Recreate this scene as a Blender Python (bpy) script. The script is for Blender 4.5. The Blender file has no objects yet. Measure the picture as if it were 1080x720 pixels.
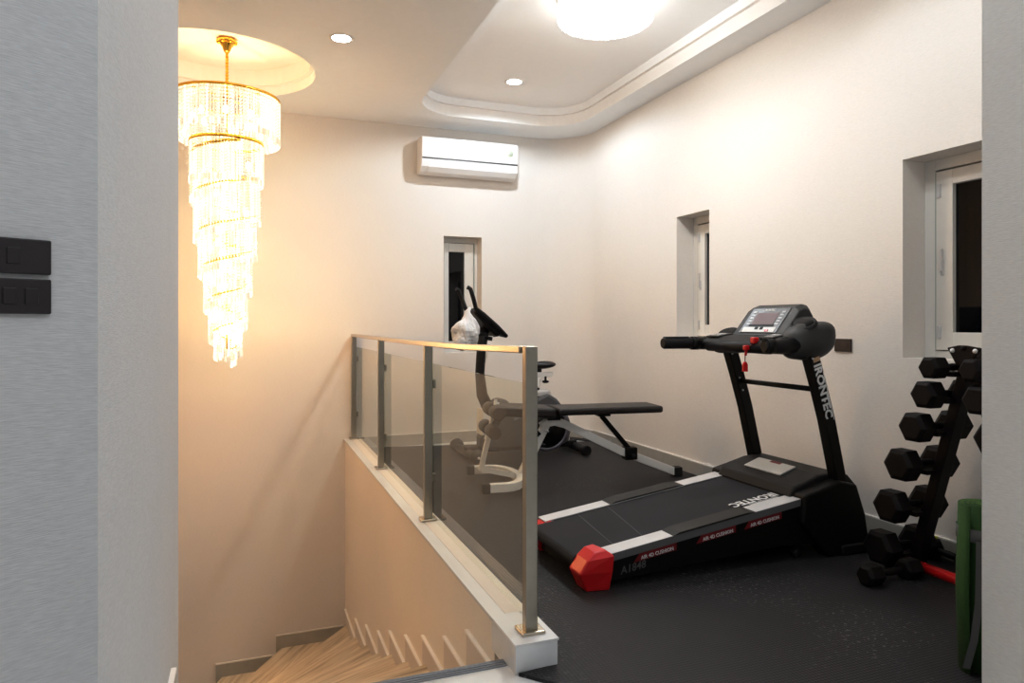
import bpy, bmesh, math, random
from mathutils import Vector, Matrix, Euler
from mathutils.geometry import tessellate_polygon
random.seed(7)
PI = math.pi
sc = bpy.context.scene
COL = sc.collection

# ------------------------------------------------------------------ helpers
class MB:
    """collects shapes into one mesh (world or local coordinates)"""
    def __init__(s):
        s.bm = bmesh.new(); s.mi = 0; s.smooth = False
        s.uv = None
    def _face(s, vs):
        try:
            f = s.bm.faces.new(vs)
        except ValueError:
            return None
        f.material_index = s.mi; f.smooth = s.smooth
        return f
    def mesh(s, verts, faces):
        v = [s.bm.verts.new(p) for p in verts]
        for f in faces: s._face([v[i] for i in f])
        return s
    def box(s, lo, hi, M=None):
        x0, y0, z0 = lo; x1, y1, z1 = hi
        p = [Vector(c) for c in ((x0,y0,z0),(x1,y0,z0),(x1,y1,z0),(x0,y1,z0),(x0,y0,z1),(x1,y0,z1),(x1,y1,z1),(x0,y1,z1))]
        if M: p = [M @ q for q in p]
        return s.mesh(p, [(0,3,2,1),(4,5,6,7),(0,1,5,4),(1,2,6,5),(2,3,7,6),(3,0,4,7)])
    def cbox(s, c, size, M=None):
        c = Vector(c); h = Vector(size)/2
        return s.box(c-h, c+h, M)
    def rbox(s, lo, hi, r, seg=3, M=None):
        """box with rounded edges"""
        t = bmesh.new(); bmesh.ops.create_cube(t, size=1)
        for v in t.verts:
            v.co = Vector([lo[i] + (v.co[i]+.5)*(hi[i]-lo[i]) for i in range(3)])
        bmesh.ops.bevel(t, geom=t.edges[:], offset=r, segments=seg, profile=.5, affect='EDGES')
        return s.absorb(t, M)
    def absorb(s, t, M=None):
        m = {}
        for v in t.verts:
            m[v] = s.bm.verts.new(M @ v.co if M else v.co)
        for f in t.faces: s._face([m[v] for v in f.verts])
        t.free(); return s
    def tube(s, pts, r, n=12, caps=True, radii=None, flat=None):
        """round (or elliptic) tube along points"""
        pts = [Vector(p) for p in pts]; rings = []
        up = None
        for i, p in enumerate(pts):
            d = (pts[min(i+1, len(pts)-1)] - pts[max(i-1, 0)]).normalized()
            if up is None:
                up = Vector((0,0,1)) if abs(d.z) < .9 else Vector((1,0,0))
            a = d.cross(up)
            if a.length < 1e-6: a = d.cross(Vector((1,0,0)))
            a.normalize(); b = a.cross(d).normalized(); up = b
            rr = radii[i] if radii else r
            ra, rb = (rr, rr) if not flat else (rr*flat[0], rr*flat[1])
            rings.append([s.bm.verts.new(p + a*math.cos(2*PI*k/n)*ra + b*math.sin(2*PI*k/n)*rb) for k in range(n)])
        sm = s.smooth; s.smooth = True
        for i in range(len(rings)-1):
            for k in range(n):
                s._face([rings[i][k], rings[i][(k+1)%n], rings[i+1][(k+1)%n], rings[i+1][k]])
        s.smooth = False
        if caps:
            s._face(rings[0][::-1]); s._face(rings[-1])
        s.smooth = sm
        return s
    def bar(s, pts, w, h, side=(0,1,0)):
        """rectangular bar along points, w along side, h across"""
        pts = [Vector(p) for p in pts]; sd = Vector(side).normalized(); rings = []
        for i, p in enumerate(pts):
            d = (pts[min(i+1, len(pts)-1)] - pts[max(i-1, 0)]).normalized()
            nrm = d.cross(sd).normalized()
            rings.append([s.bm.verts.new(p + sd*(a*w/2) + nrm*(b*h/2)) for a, b in ((-1,-1),(1,-1),(1,1),(-1,1))])
        for i in range(len(rings)-1):
            for k in range(4):
                s._face([rings[i][k], rings[i][(k+1)%4], rings[i+1][(k+1)%4], rings[i+1][k]])
        s._face(rings[0][::-1]); s._face(rings[-1])
        return s
    def prism(s, poly, lo, hi, axis='z'):
        """extrude a 2-D polygon along an axis; poly in the other two coordinates in xyz order"""
        def P(u, v, w):
            return {'x': (w,u,v), 'y': (u,w,v), 'z': (u,v,w)}[axis]
        a = [s.bm.verts.new(P(u,v,lo)) for u, v in poly]
        b = [s.bm.verts.new(P(u,v,hi)) for u, v in poly]
        n = len(poly)
        for i in range(n): s._face([a[i], a[(i+1)%n], b[(i+1)%n], b[i]])
        s._face(a[::-1]); s._face(b)
        return s
    def lathe(s, prof, c=(0,0,0), n=32, M=None, caps=False):
        c = Vector(c); rings = []
        for r, z in prof:
            rings.append([s.bm.verts.new((M @ Vector((r*math.cos(2*PI*k/n), r*math.sin(2*PI*k/n), z)) if M else Vector((r*math.cos(2*PI*k/n), r*math.sin(2*PI*k/n), z))) + c) for k in range(n)])
        sm = s.smooth; s.smooth = True
        for i in range(len(rings)-1):
            for k in range(n):
                s._face([rings[i][k], rings[i][(k+1)%n], rings[i+1][(k+1)%n], rings[i+1][k]])
        s.smooth = False
        if caps and prof[0][0] > 1e-5: s._face(rings[0][::-1])
        if caps and prof[-1][0] > 1e-5: s._face(rings[-1])
        s.smooth = sm
        return s
    def ball(s, c, rad, n=20, m=12):
        c = Vector(c); rad = Vector((rad,)*3) if not hasattr(rad, '__len__') else Vector(rad)
        t = bmesh.new(); bmesh.ops.create_uvsphere(t, u_segments=n, v_segments=m, radius=1)
        for v in t.verts: v.co = Vector((v.co.x*rad.x, v.co.y*rad.y, v.co.z*rad.z)) + c
        sm = s.smooth; s.smooth = True; s.absorb(t); s.smooth = sm
        return s
    def bead(s, c, r, h):
        x, y, z = c
        return s.mesh([(x,y,z+h),(x+r,y,z),(x,y+r,z),(x-r,y,z),(x,y-r,z),(x,y,z-h)],
                      [(0,1,2),(0,2,3),(0,3,4),(0,4,1),(5,2,1),(5,3,2),(5,4,3),(5,1,4)])

def root_loc(o):
    v = Vector((0,0,0))
    while o is not None:
        v += o.location; o = o.parent
    return v

def obj(name, mb, mats, parent=None, bevel=0, local=False, normals=True):
    bm = mb.bm
    if normals: bmesh.ops.recalc_face_normals(bm, faces=bm.faces[:])
    if parent is not None and not local:
        off = root_loc(parent)
        for v in bm.verts: v.co -= off
    me = bpy.data.meshes.new(name); bm.to_mesh(me); bm.free()
    for m in (mats if isinstance(mats, (list, tuple)) else [mats]): me.materials.append(m)
    o = bpy.data.objects.new(name, me); COL.objects.link(o)
    if parent is not None: o.parent = parent
    if bevel:
        b = o.modifiers.new('bevel', 'BEVEL'); b.width = bevel; b.segments = 2; b.limit_method = 'ANGLE'; b.angle_limit = math.radians(40)
    return o

def thing(name, label, cat, loc=(0,0,0), rotz=0, group=None):
    o = bpy.data.objects.new(name, None); COL.objects.link(o)
    o.empty_display_size = .1
    o.location = loc; o.rotation_euler = (0,0,rotz)
    o['label'] = label; o['category'] = cat
    if group: o['group'] = group
    return o
def tag(o, label, cat, group=None, kind=None):
    o['label'] = label; o['category'] = cat
    if group: o['group'] = group
    if kind: o['kind'] = kind
    return o
def struct(name, mb, mats, **k):
    o = obj(name, mb, mats, **k); o['kind'] = 'structure'; return o
def copy_tree(o, parent=None):
    c = o.copy(); COL.objects.link(c)
    if parent is not None: c.parent = parent
    for ch in list(o.children): copy_tree(ch, c)
    return c

# ------------------------------------------------------------------ materials
def mat(name, col, rough=.5, metal=0, spec=.5, noise=0, nscale=20, bump=0, bscale=(40,40,40), coat=0, emit=None, estr=0):
    m = bpy.data.materials.new(name); m.use_nodes = True
    nt = m.node_tree; N = nt.nodes; L = nt.links
    b = N['Principled BSDF']
    b.inputs['Base Color'].default_value = (*col, 1); b.inputs['Roughness'].default_value = rough
    b.inputs['Metallic'].default_value = metal; b.inputs['Specular IOR Level'].default_value = spec
    if coat: b.inputs['Coat Weight'].default_value = coat
    if emit: b.inputs['Emission Color'].default_value = (*emit,1); b.inputs['Emission Strength'].default_value = estr
    tc = N.new('ShaderNodeTexCoord')
    n = N.new('ShaderNodeTexNoise'); n.inputs['Scale'].default_value = nscale; n.inputs['Detail'].default_value = 3
    L.new(tc.outputs['Object'], n.inputs['Vector'])
    mx = N.new('ShaderNodeMix'); mx.data_type = 'RGBA'
    k = max(noise, .02)
    mx.inputs[6].default_value = (*[c*(1-k) for c in col], 1); mx.inputs[7].default_value = (*[min(1, c*(1+k)) for c in col], 1)
    L.new(n.outputs['Fac'], mx.inputs[0]); L.new(mx.outputs[2], b.inputs['Base Color'])
    if bump:
        mp = N.new('ShaderNodeMapping'); mp.inputs['Scale'].default_value = bscale
        L.new(tc.outputs['Object'], mp.inputs['Vector'])
        n2 = N.new('ShaderNodeTexNoise'); n2.inputs['Scale'].default_value = 1; n2.inputs['Detail'].default_value = 2
        L.new(mp.outputs['Vector'], n2.inputs['Vector'])
        bp = N.new('ShaderNodeBump'); bp.inputs['Strength'].default_value = bump; bp.inputs['Distance'].default_value = .002
        L.new(n2.outputs['Fac'], bp.inputs['Height']); L.new(bp.outputs['Normal'], b.inputs['Normal'])
        m['n2'] = n2.name
    return m

def linen(name, col, amt=.06, bump=.35):
    m = mat(name, col, rough=.85, spec=.2, noise=.02, nscale=3, bump=bump, bscale=(50,50,520))
    nt = m.node_tree; N = nt.nodes; L = nt.links
    n2 = N[m['n2']]
    b = N['Principled BSDF']; src = b.inputs['Base Color'].links[0].from_socket
    r = N.new('ShaderNodeMapRange'); r.inputs['From Min'].default_value = .3; r.inputs['From Max'].default_value = .7
    r.inputs['To Min'].default_value = 1-amt; r.inputs['To Max'].default_value = 1+amt
    L.new(n2.outputs['Fac'], r.inputs['Value'])
    mx = N.new('ShaderNodeMix'); mx.data_type = 'RGBA'; mx.blend_type = 'MULTIPLY'; mx.inputs[0].default_value = 1
    L.new(src, mx.inputs[6]); L.new(r.outputs['Result'], mx.inputs[7]); L.new(mx.outputs[2], b.inputs['Base Color'])
    return m

M = {}
M['wall'] = linen('wall_paper_cream', (.78,.748,.712), .04, .3)
M['hall'] = linen('wall_paper_hall_dim', (.60,.60,.605), .07, .4)  # darker, greyer wallpaper: the dim hall light is put into the colour
M['ceil'] = mat('ceiling_paint', (.91,.94,.965), rough=.9, spec=.1)
M['ceilw'] = mat('ceiling_white', (.93,.925,.915), rough=.8, spec=.15)
M['tray'] = mat('tray_ceiling_paint', (.95,.965,.98), rough=.9, spec=.1)
M['base'] = mat('skirting_stone', (.42,.405,.37), rough=.35, noise=.18, nscale=9)
M['basew'] = mat('skirting_edge', (.78,.76,.73), rough=.5)
M['tile'] = mat('landing_tile', (.78,.79,.80), rough=.25, noise=.22, nscale=6)
M['tilew'] = mat('curb_tile_white', (.74,.735,.73), rough=.4, noise=.06, nscale=8)
M['curbp'] = mat('curb_paint', (.76,.70,.64), rough=.8)
M['steel'] = mat('brushed_steel', (.40,.375,.32), rough=.32, metal=1, noise=.08, nscale=30)
M['steelb'] = mat('bright_steel', (.58,.52,.43), rough=.26, metal=1)
M['gold'] = mat('polished_gold', (.95,.58,.10), rough=.18, metal=1)
M['black'] = mat('black_plastic', (.009,.008,.009), rough=.5, noise=.1, spec=.3)
M['blackm'] = mat('black_metal', (.004,.0035,.0035), rough=.45, spec=.25)
M['hood'] = mat('motor_cover_plastic', (.013,.012,.012), rough=.5, noise=.1, spec=.3)
M['dgrey'] = mat('charcoal_plastic', (.030,.030,.030), rough=.5, noise=.08)
M['vinyl'] = mat('black_vinyl', (.016,.012,.012), rough=.4, noise=.1, nscale=40)
M['hex'] = mat('black_rubber', (.006,.004,.004), rough=.6, spec=.22, noise=.15, nscale=30)
M['rackm'] = mat('rack_paint', (.010,.006,.006), rough=.5, spec=.25)
M['red'] = mat('red_plastic', (.62,.010,.014), rough=.32)
M['redd'] = mat('red_decal', (.17,.006,.010), rough=.45)
M['silver'] = mat('silver_rail', (.62,.62,.63), rough=.38, metal=.25)
M['greyrail'] = mat('grey_rail_side', (.13,.13,.135), rough=.45)
M['grip'] = mat('black_foot_grip', (.018,.016,.014), rough=.6, bump=.4, bscale=(200,200,200))
M['belt'] = mat('running_belt_rubber', (.020,.020,.024), rough=.7, spec=.3, bump=.25, bscale=(300,300,300))
M['white'] = mat('white_enamel', (.86,.85,.83), rough=.3)
M['whitep'] = mat('white_plastic', (.80,.80,.80), rough=.35)
M['ltext'] = mat('white_lettering', (.72,.72,.72), rough=.5)
M['gtext'] = mat('grey_lettering', (.10,.10,.10), rough=.5)
M['label'] = mat('pale_label', (.62,.62,.60), rough=.4)
M['goldtext'] = mat('copper_sticker', (.50,.33,.20), rough=.4)
M['hall2'] = linen('wall_paper_hall_lit', (.66,.66,.65), .06, .4)  # lighter copy of the hall wallpaper, brighter light put into its colour
M['white2'] = mat('bright_edge', (.95,.94,.92), rough=.5)
M['stairwall'] = linen('stair_wall_paper_lit', (.90,.835,.75), .03, .25)  # wallpaper lightened for this wall only, extra light put into the colour
M['bronze'] = mat('dark_switch_plastic', (.022,.016,.018), rough=.4)
M['frame'] = mat('window_frame_white', (.72,.71,.68), rough=.35)
M['gasket'] = mat('grey_gasket', (.36,.42,.38), rough=.5)
M['screen'] = mat('lcd_screen', (.20,.155,.165), rough=.6)
M['panel'] = mat('console_keypad', (.10,.10,.10), rough=.35)
M['key'] = mat('keypad_buttons', (.48,.48,.48), rough=.4)
M['purple'] = mat('purple_grey_rim', (.10,.095,.12), rough=.3)
M['shroud'] = mat('graphite_shroud', (.10,.10,.105), rough=.4)
M['green'] = mat('green_foam', (.022,.070,.010), rough=.85, noise=.15, nscale=60, bump=.3, bscale=(120,120,120))
M['green2'] = mat('light_green_foam', (.13,.24,.07), rough=.8, noise=.3, nscale=150)
M['strap'] = mat('grey_webbing', (.10,.10,.10), rough=.8)
M['yellow'] = mat('yellow_tag', (.55,.60,.05), rough=.5)
M['bag'] = mat('white_bag_film', (.66,.655,.66), rough=.4, spec=.4)
M['noseg'] = mat('grey_step_strip', (.25,.27,.31), rough=.4)
M['seam'] = mat('belt_seam', (.07,.07,.08), rough=.6)
M['lime'] = mat('sticker_green', (.55,.60,.48), rough=.4)

def emis(name, col, st, sample=False):
    m = bpy.data.materials.new(name); m.use_nodes = True
    N = m.node_tree.nodes; L = m.node_tree.links
    N.remove(N['Principled BSDF'])
    e = N.new('ShaderNodeEmission'); e.inputs[0].default_value = (*col,1); e.inputs[1].default_value = st
    L.new(e.outputs[0], N['Material Output'].inputs[0])
    if not sample: m.cycles.emission_sampling = 'NONE'
    return m
M['lens'] = emis('downlight_lens', (1,1,1), 12)
M['bulb'] = emis('warm_bulb', (1,.86,.62), 9)
M['bulbw'] = emis('white_bulb', (1,.96,.90), 8)

def crystal(name, col, lo, hi, trans):  # emission varied per island stands in for lamplight sparkling in the crystal
    m = bpy.data.materials.new(name); m.use_nodes = True
    N = m.node_tree.nodes; L = m.node_tree.links
    N.remove(N['Principled BSDF'])
    g = N.new('ShaderNodeNewGeometry')
    p = N.new('ShaderNodeMath'); p.operation = 'POWER'; p.inputs[1].default_value = 2.2
    L.new(g.outputs['Random Per Island'], p.inputs[0])
    r = N.new('ShaderNodeMapRange'); r.inputs['To Min'].default_value = lo; r.inputs['To Max'].default_value = hi
    L.new(p.outputs[0], r.inputs['Value'])
    e = N.new('ShaderNodeEmission'); e.inputs[0].default_value = (*col,1); L.new(r.outputs[0], e.inputs[1])
    gl = N.new('ShaderNodeBsdfGlossy'); gl.inputs['Roughness'].default_value = .08; gl.inputs[0].default_value = (1,.97,.92,1)
    tr = N.new('ShaderNodeBsdfTransparent'); tr.inputs[0].default_value = (1,.97,.93,1)
    m1 = N.new('ShaderNodeMixShader'); m1.inputs[0].default_value = .35
    L.new(e.outputs[0], m1.inputs[1]); L.new(gl.outputs[0], m1.inputs[2])
    m2 = N.new('ShaderNodeMixShader'); m2.inputs[0].default_value = trans
    L.new(m1.outputs[0], m2.inputs[1]); L.new(tr.outputs[0], m2.inputs[2])
    L.new(m2.outputs[0], N['Material Output'].inputs[0])
    m.cycles.emission_sampling = 'NONE'
    return m
M['crystal'] = crystal('chandelier_crystal_glow', (1,.84,.60), .42, 1.15, .20)
M['crystalw'] = crystal('ceiling_light_crystal_glow', (1,.97,.92), .8, 5, .25)
M['drop'] = crystal('glowing_crystal_drop', (1,.84,.62), .35, 1.6, .45)

def glassmat(name, tint, gl=.08):
    m = bpy.data.materials.new(name); m.use_nodes = True
    N = m.node_tree.nodes; L = m.node_tree.links
    N.remove(N['Principled BSDF'])
    tr = N.new('ShaderNodeBsdfTransparent'); tr.inputs[0].default_value = (*tint,1)
    g = N.new('ShaderNodeBsdfGlossy'); g.inputs['Roughness'].default_value = .02
    lw = N.new('ShaderNodeFresnel'); lw.inputs[0].default_value = 1.5
    mu = N.new('ShaderNodeMath'); mu.operation = 'MULTIPLY'; mu.inputs[1].default_value = gl
    ge = N.new('ShaderNodeNewGeometry'); iv = N.new('ShaderNodeMath'); iv.operation = 'SUBTRACT'; iv.inputs[0].default_value = 1
    L.new(ge.outputs['Backfacing'], iv.inputs[1]); mf = N.new('ShaderNodeMath'); mf.operation = 'MULTIPLY'; mf.use_clamp = True
    L.new(lw.outputs[0], mf.inputs[0]); L.new(iv.outputs[0], mf.inputs[1]); L.new(mf.outputs[0], mu.inputs[0])
    mx = N.new('ShaderNodeMixShader'); L.new(mu.outputs[0], mx.inputs[0])
    L.new(tr.outputs[0], mx.inputs[1]); L.new(g.outputs[0], mx.inputs[2])
    L.new(mx.outputs[0], N['Material Output'].inputs[0])
    return m
M['glass'] = glassmat('tinted_balustrade_glass', (.975,.975,.93), 1.2)
M['pane'] = glassmat('dark_window_glass', (.25,.25,.26), 1.0)

def mat_floor():
    m = mat('black_gym_mat', (.0165,.015,.0165), rough=.55, noise=.25, nscale=5, spec=.4)
    N = m.node_tree.nodes; L = m.node_tree.links; b = N['Principled BSDF']
    tc = N.new('ShaderNodeTexCoord')
    mp = N.new('ShaderNodeMapping'); mp.inputs['Scale'].default_value = (70,70,70); L.new(tc.outputs['Object'], mp.inputs[0])
    v = N.new('ShaderNodeTexVoronoi'); v.inputs['Scale'].default_value = 1; v.inputs['Randomness'].default_value = 0; v.voronoi_dimensions = '2D'
    L.new(mp.outputs[0], v.inputs['Vector'])
    bp = N.new('ShaderNodeBump'); bp.inputs['Strength'].default_value = .8; bp.inputs['Distance'].default_value = .003
    L.new(v.outputs['Distance'], bp.inputs['Height']); L.new(bp.outputs[0], b.inputs['Normal'])
    # dusty specks
    n1 = N.new('ShaderNodeTexNoise'); n1.inputs['Scale'].default_value = 55; n1.inputs['Detail'].default_value = 4; n1.inputs['Roughness'].default_value = .7
    n2 = N.new('ShaderNodeTexNoise'); n2.inputs['Scale'].default_value = 1.6; n2.inputs['Detail'].default_value = 1
    L.new(tc.outputs['Object'], n1.inputs[0]); L.new(tc.outputs['Object'], n2.inputs[0])
    r1 = N.new('ShaderNodeMapRange'); r1.inputs['From Min'].default_value = .57; r1.inputs['From Max'].default_value = .72; L.new(n1.outputs[0], r1.inputs[0])
    r2 = N.new('ShaderNodeMapRange'); r2.inputs['From Min'].default_value = .46; r2.inputs['From Max'].default_value = .70; L.new(n2.outputs[0], r2.inputs[0])
    mu = N.new('ShaderNodeMath'); mu.operation = 'MULTIPLY'; L.new(r1.outputs[0], mu.inputs[0]); L.new(r2.outputs[0], mu.inputs[1])
    src = b.inputs['Base Color'].links[0].from_socket
    # pyramids of the tread pattern catch a little tone
    rv = N.new('ShaderNodeMapRange'); rv.inputs['To Min'].default_value = 1.5; rv.inputs['To Max'].default_value = .55; L.new(v.outputs['Distance'], rv.inputs[0])
    m0 = N.new('ShaderNodeMix'); m0.data_type = 'RGBA'; m0.blend_type = 'MULTIPLY'; m0.inputs[0].default_value = 1
    L.new(src, m0.inputs[6]); L.new(rv.outputs[0], m0.inputs[7])
    mx = N.new('ShaderNodeMix'); mx.data_type = 'RGBA'; L.new(mu.outputs[0], mx.inputs[0]); L.new(m0.outputs[2], mx.inputs[6]); mx.inputs[7].default_value = (.36,.35,.35,1)
    L.new(mx.outputs[2], b.inputs['Base Color'])
    return m
M['mat'] = mat_floor()

def mat_travertine():
    m = mat('travertine_treads', (.6,.48,.3), rough=.35, spec=.4)
    N = m.node_tree.nodes; L = m.node_tree.links; b = N['Principled BSDF']
    uv = N.new('ShaderNodeUVMap'); uv.uv_map = 'UVMap'
    mp = N.new('ShaderNodeMapping'); mp.inputs['Scale'].default_value = (1.6,26,1); L.new(uv.outputs[0], mp.inputs[0])
    n = N.new('ShaderNodeTexNoise'); n.inputs['Scale'].default_value = 1; n.inputs['Detail'].default_value = 5; n.inputs['Roughness'].default_value = .6
    L.new(mp.outputs[0], n.inputs[0])
    cr = N.new('ShaderNodeValToRGB'); e = cr.color_ramp.elements
    e[0].position = .28; e[0].color = (.38,.30,.19,1); e[1].position = .62; e[1].color = (.80,.72,.58,1)
    k = e.new(.45); k.color = (.64,.55,.41,1); k2 = e.new(.8); k2.color = (.88,.83,.73,1)
    L.new(n.outputs[0], cr.inputs[0]); L.new(cr.outputs[0], b.inputs['Base Color'])
    return m
M['trav'] = mat_travertine()

# ------------------------------------------------------------------ dimensions
XR, YF, H = 3.33, 6.80, 3.17       # right wall, far wall, lower ceiling
XC = .87                           # stair side of the curb wall
RC = .50                           # rounded room corner

# ------------------------------------------------------------------ shell
def wall_x(name, x, y0, y1, z0, z1, holes, m, t=.25, sgn=1):
    """wall in plane X=x (room face), thickness away along sgn; holes (y0,y1,z0,z1)"""
    b = MB(); ys = y0
    xa, xb = sorted((x, x+sgn*t))
    for (h0, h1, g0, g1) in sorted(holes):
        b.box((xa, ys, z0), (xb, h0, z1)); b.box((xa, h0, z0), (xb, h1, g0)); b.box((xa, h0, g1), (xb, h1, z1)); ys = h1
    b.box((xa, ys, z0), (xb, y1, z1))
    return struct(name, b, m)
def wall_y(name, y, x0, x1, z0, z1, holes, m, t=.2):
    b = MB(); xs = x0
    for (h0, h1, g0, g1) in sorted(holes):
        b.box((xs, y, z0), (h0, y+t, z1)); b.box((h0, y, z0), (h1, y+t, g0)); b.box((h0, y, g1), (h1, y+t, z1)); xs = h1
    b.box((xs, y, z0), (x1, y+t, z1))
    return b

W1 = (1.85, 2.254, .90, 2.088)       # far wall window
W2 = (4.459, 4.895, 1.05, 2.083)      # right wall, middle
W3 = (1.83, 2.765, 1.013, 2.09)       # right wall, near
b = wall_y('wall_far', YF, -2.4, XR-RC, -3.4, 3.6, [W1], M['wall'])
struct('wall_far', b, M['wall']); b = MB()
# rounded corner joins the two walls
cx, cy = XR-RC, YF-RC
n = 18
arc = [(cx+RC*math.sin(PI/2*i/n), cy+RC*math.cos(PI/2*i/n)) for i in range(n+1)]
out = [(XR+.2, cy), (XR+.2, YF+.2), (cx, YF+.2)]
vs = [b.bm.verts.new((x, y, z)) for z in (0-.2, 3.6) for x, y in arc]
b.smooth = True
for i in range(n): b._face([vs[i], vs[i+1], vs[n+1+i+1], vs[n+1+i]])
b.smooth = False
struct('wall_corner', b, M['wall'])
wall_x('wall_right', XR, 1.35, cy, -.2, 3.6, [W2, W3], M['wall'])
# near wall of the gym + right side of the passage (one L, light on it put into a lighter wallpaper)
b = MB(); b.box((2.215, -1.8, -.2), (2.40, 1.55, 3.3)); b.box((2.40, 1.36, -.2), (XR, 1.55, 3.3))
struct('wall_front', b, M['hall2'])
# left side of the passage: chamfered end of the wall beside the stair
e = Vector((.854, .52, 0)); P1 = Vector((-.23, 1.297, 0))
A0 = P1 - e*1.55
b = MB()
poly = [(P1.x, P1.y), (-.236, 1.325), (-.23, 1.50), (-.23, 2.69), (-.42, 2.69), (-.42, 1.42), (A0.x-.05, A0.y+.2), (A0.x, A0.y)]
b.prism(poly, -3.4, 3.3)
struct('wall_left', b, M['hall'])
b = MB(); b.box((A0.x-.2, -1.8, -.2), (A0.x, A0.y+.02, 3.3)); struct('wall_hall_left', b, M['hall'])
b = MB(); b.box((A0.x-.2, -2.0, -.2), (2.4, -1.8, 3.3)); struct('wall_back', b, M['hall'])
b = MB(); b.box((-2.6, 1.3, -3.4), (-2.4, 7.0, 3.6)); b.box((-2.6, 1.1, -3.4), (-.42, 1.42, 3.6)); struct('wall_stair_left', b, M['wall'])
# wall under the balustrade
b = MB(); b.box((XC, 2.47, -3.4), (1.0, YF, .078)); struct('wall_stair', b, M['stairwall'])
# floors
b = MB(); b.prism([(A0.x,-1.8),(2.4,-1.8),(2.4,1.45),(XR,1.45),(XR,YF),(1.0,YF),(1.0,2.34),(-.23,2.34),(-.23,1.3),(A0.x,A0.y)], -.16, -.012)
struct('floor', b, M['tile'])
b = MB(); b.box((-2.4, 1.4, -3.5), (1.0, YF, -3.4)); struct('floor_lower', b, M['tile'])
# striped step edge of the landing
b = MB()
for k in range(3): b.box((-.23, 2.296+.014*k, -.012), (XC-.012, 2.303+.014*k, -.008))
b.box((-.23, 2.336, -.05), (XC-.012, 2.345, -.009))
struct('trim_1', b, M['noseg'])
# curb: stone end block, white edge tile, painted top
b = MB(); b.box((.860, 2.222, -.03), (1.018, 2.475, .086)); b.mi = 1; b.box((.856, 2.218, .086), (1.022, 2.478, .094))
struct('trim_2', b, [M['tile'], M['tilew']])
b = MB(); b.box((.858, 2.478, .076), (.918, YF, .090)); struct('trim_3', b, M['tilew'])
b = MB(); b.box((.918, 2.478, .070), (1.012, YF, .092)); b.box((1.0, 2.478, -.02), (1.012, YF, .07)); struct('trim_4', b, M['curbp'])
# baseboards
path = [(1.012, YF)] + [(cx+RC*math.sin(PI/2*i/n), cy+RC*math.cos(PI/2*i/n)) for i in range(n+1)]
def strip(b, path, inward, z0, z1, t):
    """thin band along a wall path; inward gives the normal per point"""
    a = []; c = []
    for (x, y), (nx, ny) in zip(path, inward):
        a.append([b.bm.verts.new((x, y, z)) for z in (z0, z1)]); c.append([b.bm.verts.new((x+nx*t, y+ny*t, z)) for z in (z0, z1)])
    for i in range(len(path)-1):
        b._face([c[i][0], c[i+1][0], c[i+1][1], c[i][1]]); b._face([a[i][1], a[i+1][1], c[i+1][1], c[i][1]][::-1])
        b._face([a[i][0], a[i+1][0], a[i+1][1], a[i][1]])
    for i in (0, len(path)-1): b._face([a[i][0], c[i][0], c[i][1], a[i][1]])
inw = [(0,-1)] + [(-math.sin(PI/2*i/n), -math.cos(PI/2*i/n)) for i in range(n+1)]
b = MB(); strip(b, path, inw, -.01, .096, .014); b.mi = 1; strip(b, path, inw, .096, .104, .014)
struct('baseboard_far', b, [M['base'], M['basew']])
b = MB(); b.box((XR-.014, 1.55, -.01), (XR, cy, .096)); b.mi = 1; b.box((XR-.014, 1.55, .096), (XR, cy, .104))
struct('baseboard_right', b, [M['base'], M['basew']])
b = MB(); b.box((-.23, 1.36, -.012), (-.216, 2.45, .092)); b.mi = 1; b.box((-.23, 1.36, .092), (-.214, 2.45, .102))
struct('baseboard_left', b, [M['base'], M['whitep']])

# ceiling with the two recesses
def rrect(x0, y0, x1, y1, r, n=10):
    pts = []
    for (ccx, ccy, a0) in ((x1-r, y1-r, 0), (x0+r, y1-r, 90), (x0+r, y0+r, 180), (x1-r, y0+r, 270)):
        for i in range(n+1):
            a = math.radians(a0 + 90*i/n); pts.append((ccx+r*math.cos(a), ccy+r*math.sin(a)))
    return pts
TR = rrect(1.43, 1.75, 3.07, 6.355, .43)
CI = [(-.20+.70*math.cos(2*PI*i/48), 5.76+.70*math.sin(2*PI*i/48)) for i in range(48)]
outer = [(-2.6,-2.0),(XR+.1,-2.0),(XR+.1,YF+.1),(-2.6,YF+.1)]
def plate(b, loops, z):
    pts = [Vector((x,y,z)) for l in loops for x, y in l]
    tris = tessellate_polygon([[Vector((x,y,0)) for x, y in l] for l in loops])
    v = [b.bm.verts.new(p) for p in pts]
    for t in tris: b._face([v[i] for i in t])
def riser(b, loop, z0, z1, grow0=0, c=None):
    n = len(loop)
    a = [b.bm.verts.new((x,y,z0)) for x, y in loop]; d = [b.bm.verts.new((x,y,z1)) for x, y in loop]
    for i in range(n): b._face([a[i], a[(i+1)%n], d[(i+1)%n], d[i]])
b = MB(); plate(b, [outer, TR, CI], H)
struct('ceiling', b, M['ceil'], normals=False)
# tray: white riser, small inner lip, raised ceiling
TR2 = rrect(1.46, 1.78, 3.04, 6.325, .40)
b = MB(); riser(b, TR, H, H+.10); plate(b, [TR, TR2], H+.10); b.mi = 1; riser(b, TR2, H+.10, H+.17); plate(b, [TR2], H+.17)
struct('ceiling_tray', b, [M['ceilw'], M['tray']], normals=False)
CI2 = [(-.20+.66*math.cos(2*PI*i/48), 5.76+.66*math.sin(2*PI*i/48)) for i in range(48)]
b = MB(); riser(b, CI, H, H+.08); plate(b, [CI, CI2], H+.08); riser(b, CI2, H+.08, H+.22); plate(b, [CI2], H+.22)
struct('ceiling_round_recess', b, M['ceilw'], normals=False)

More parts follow.
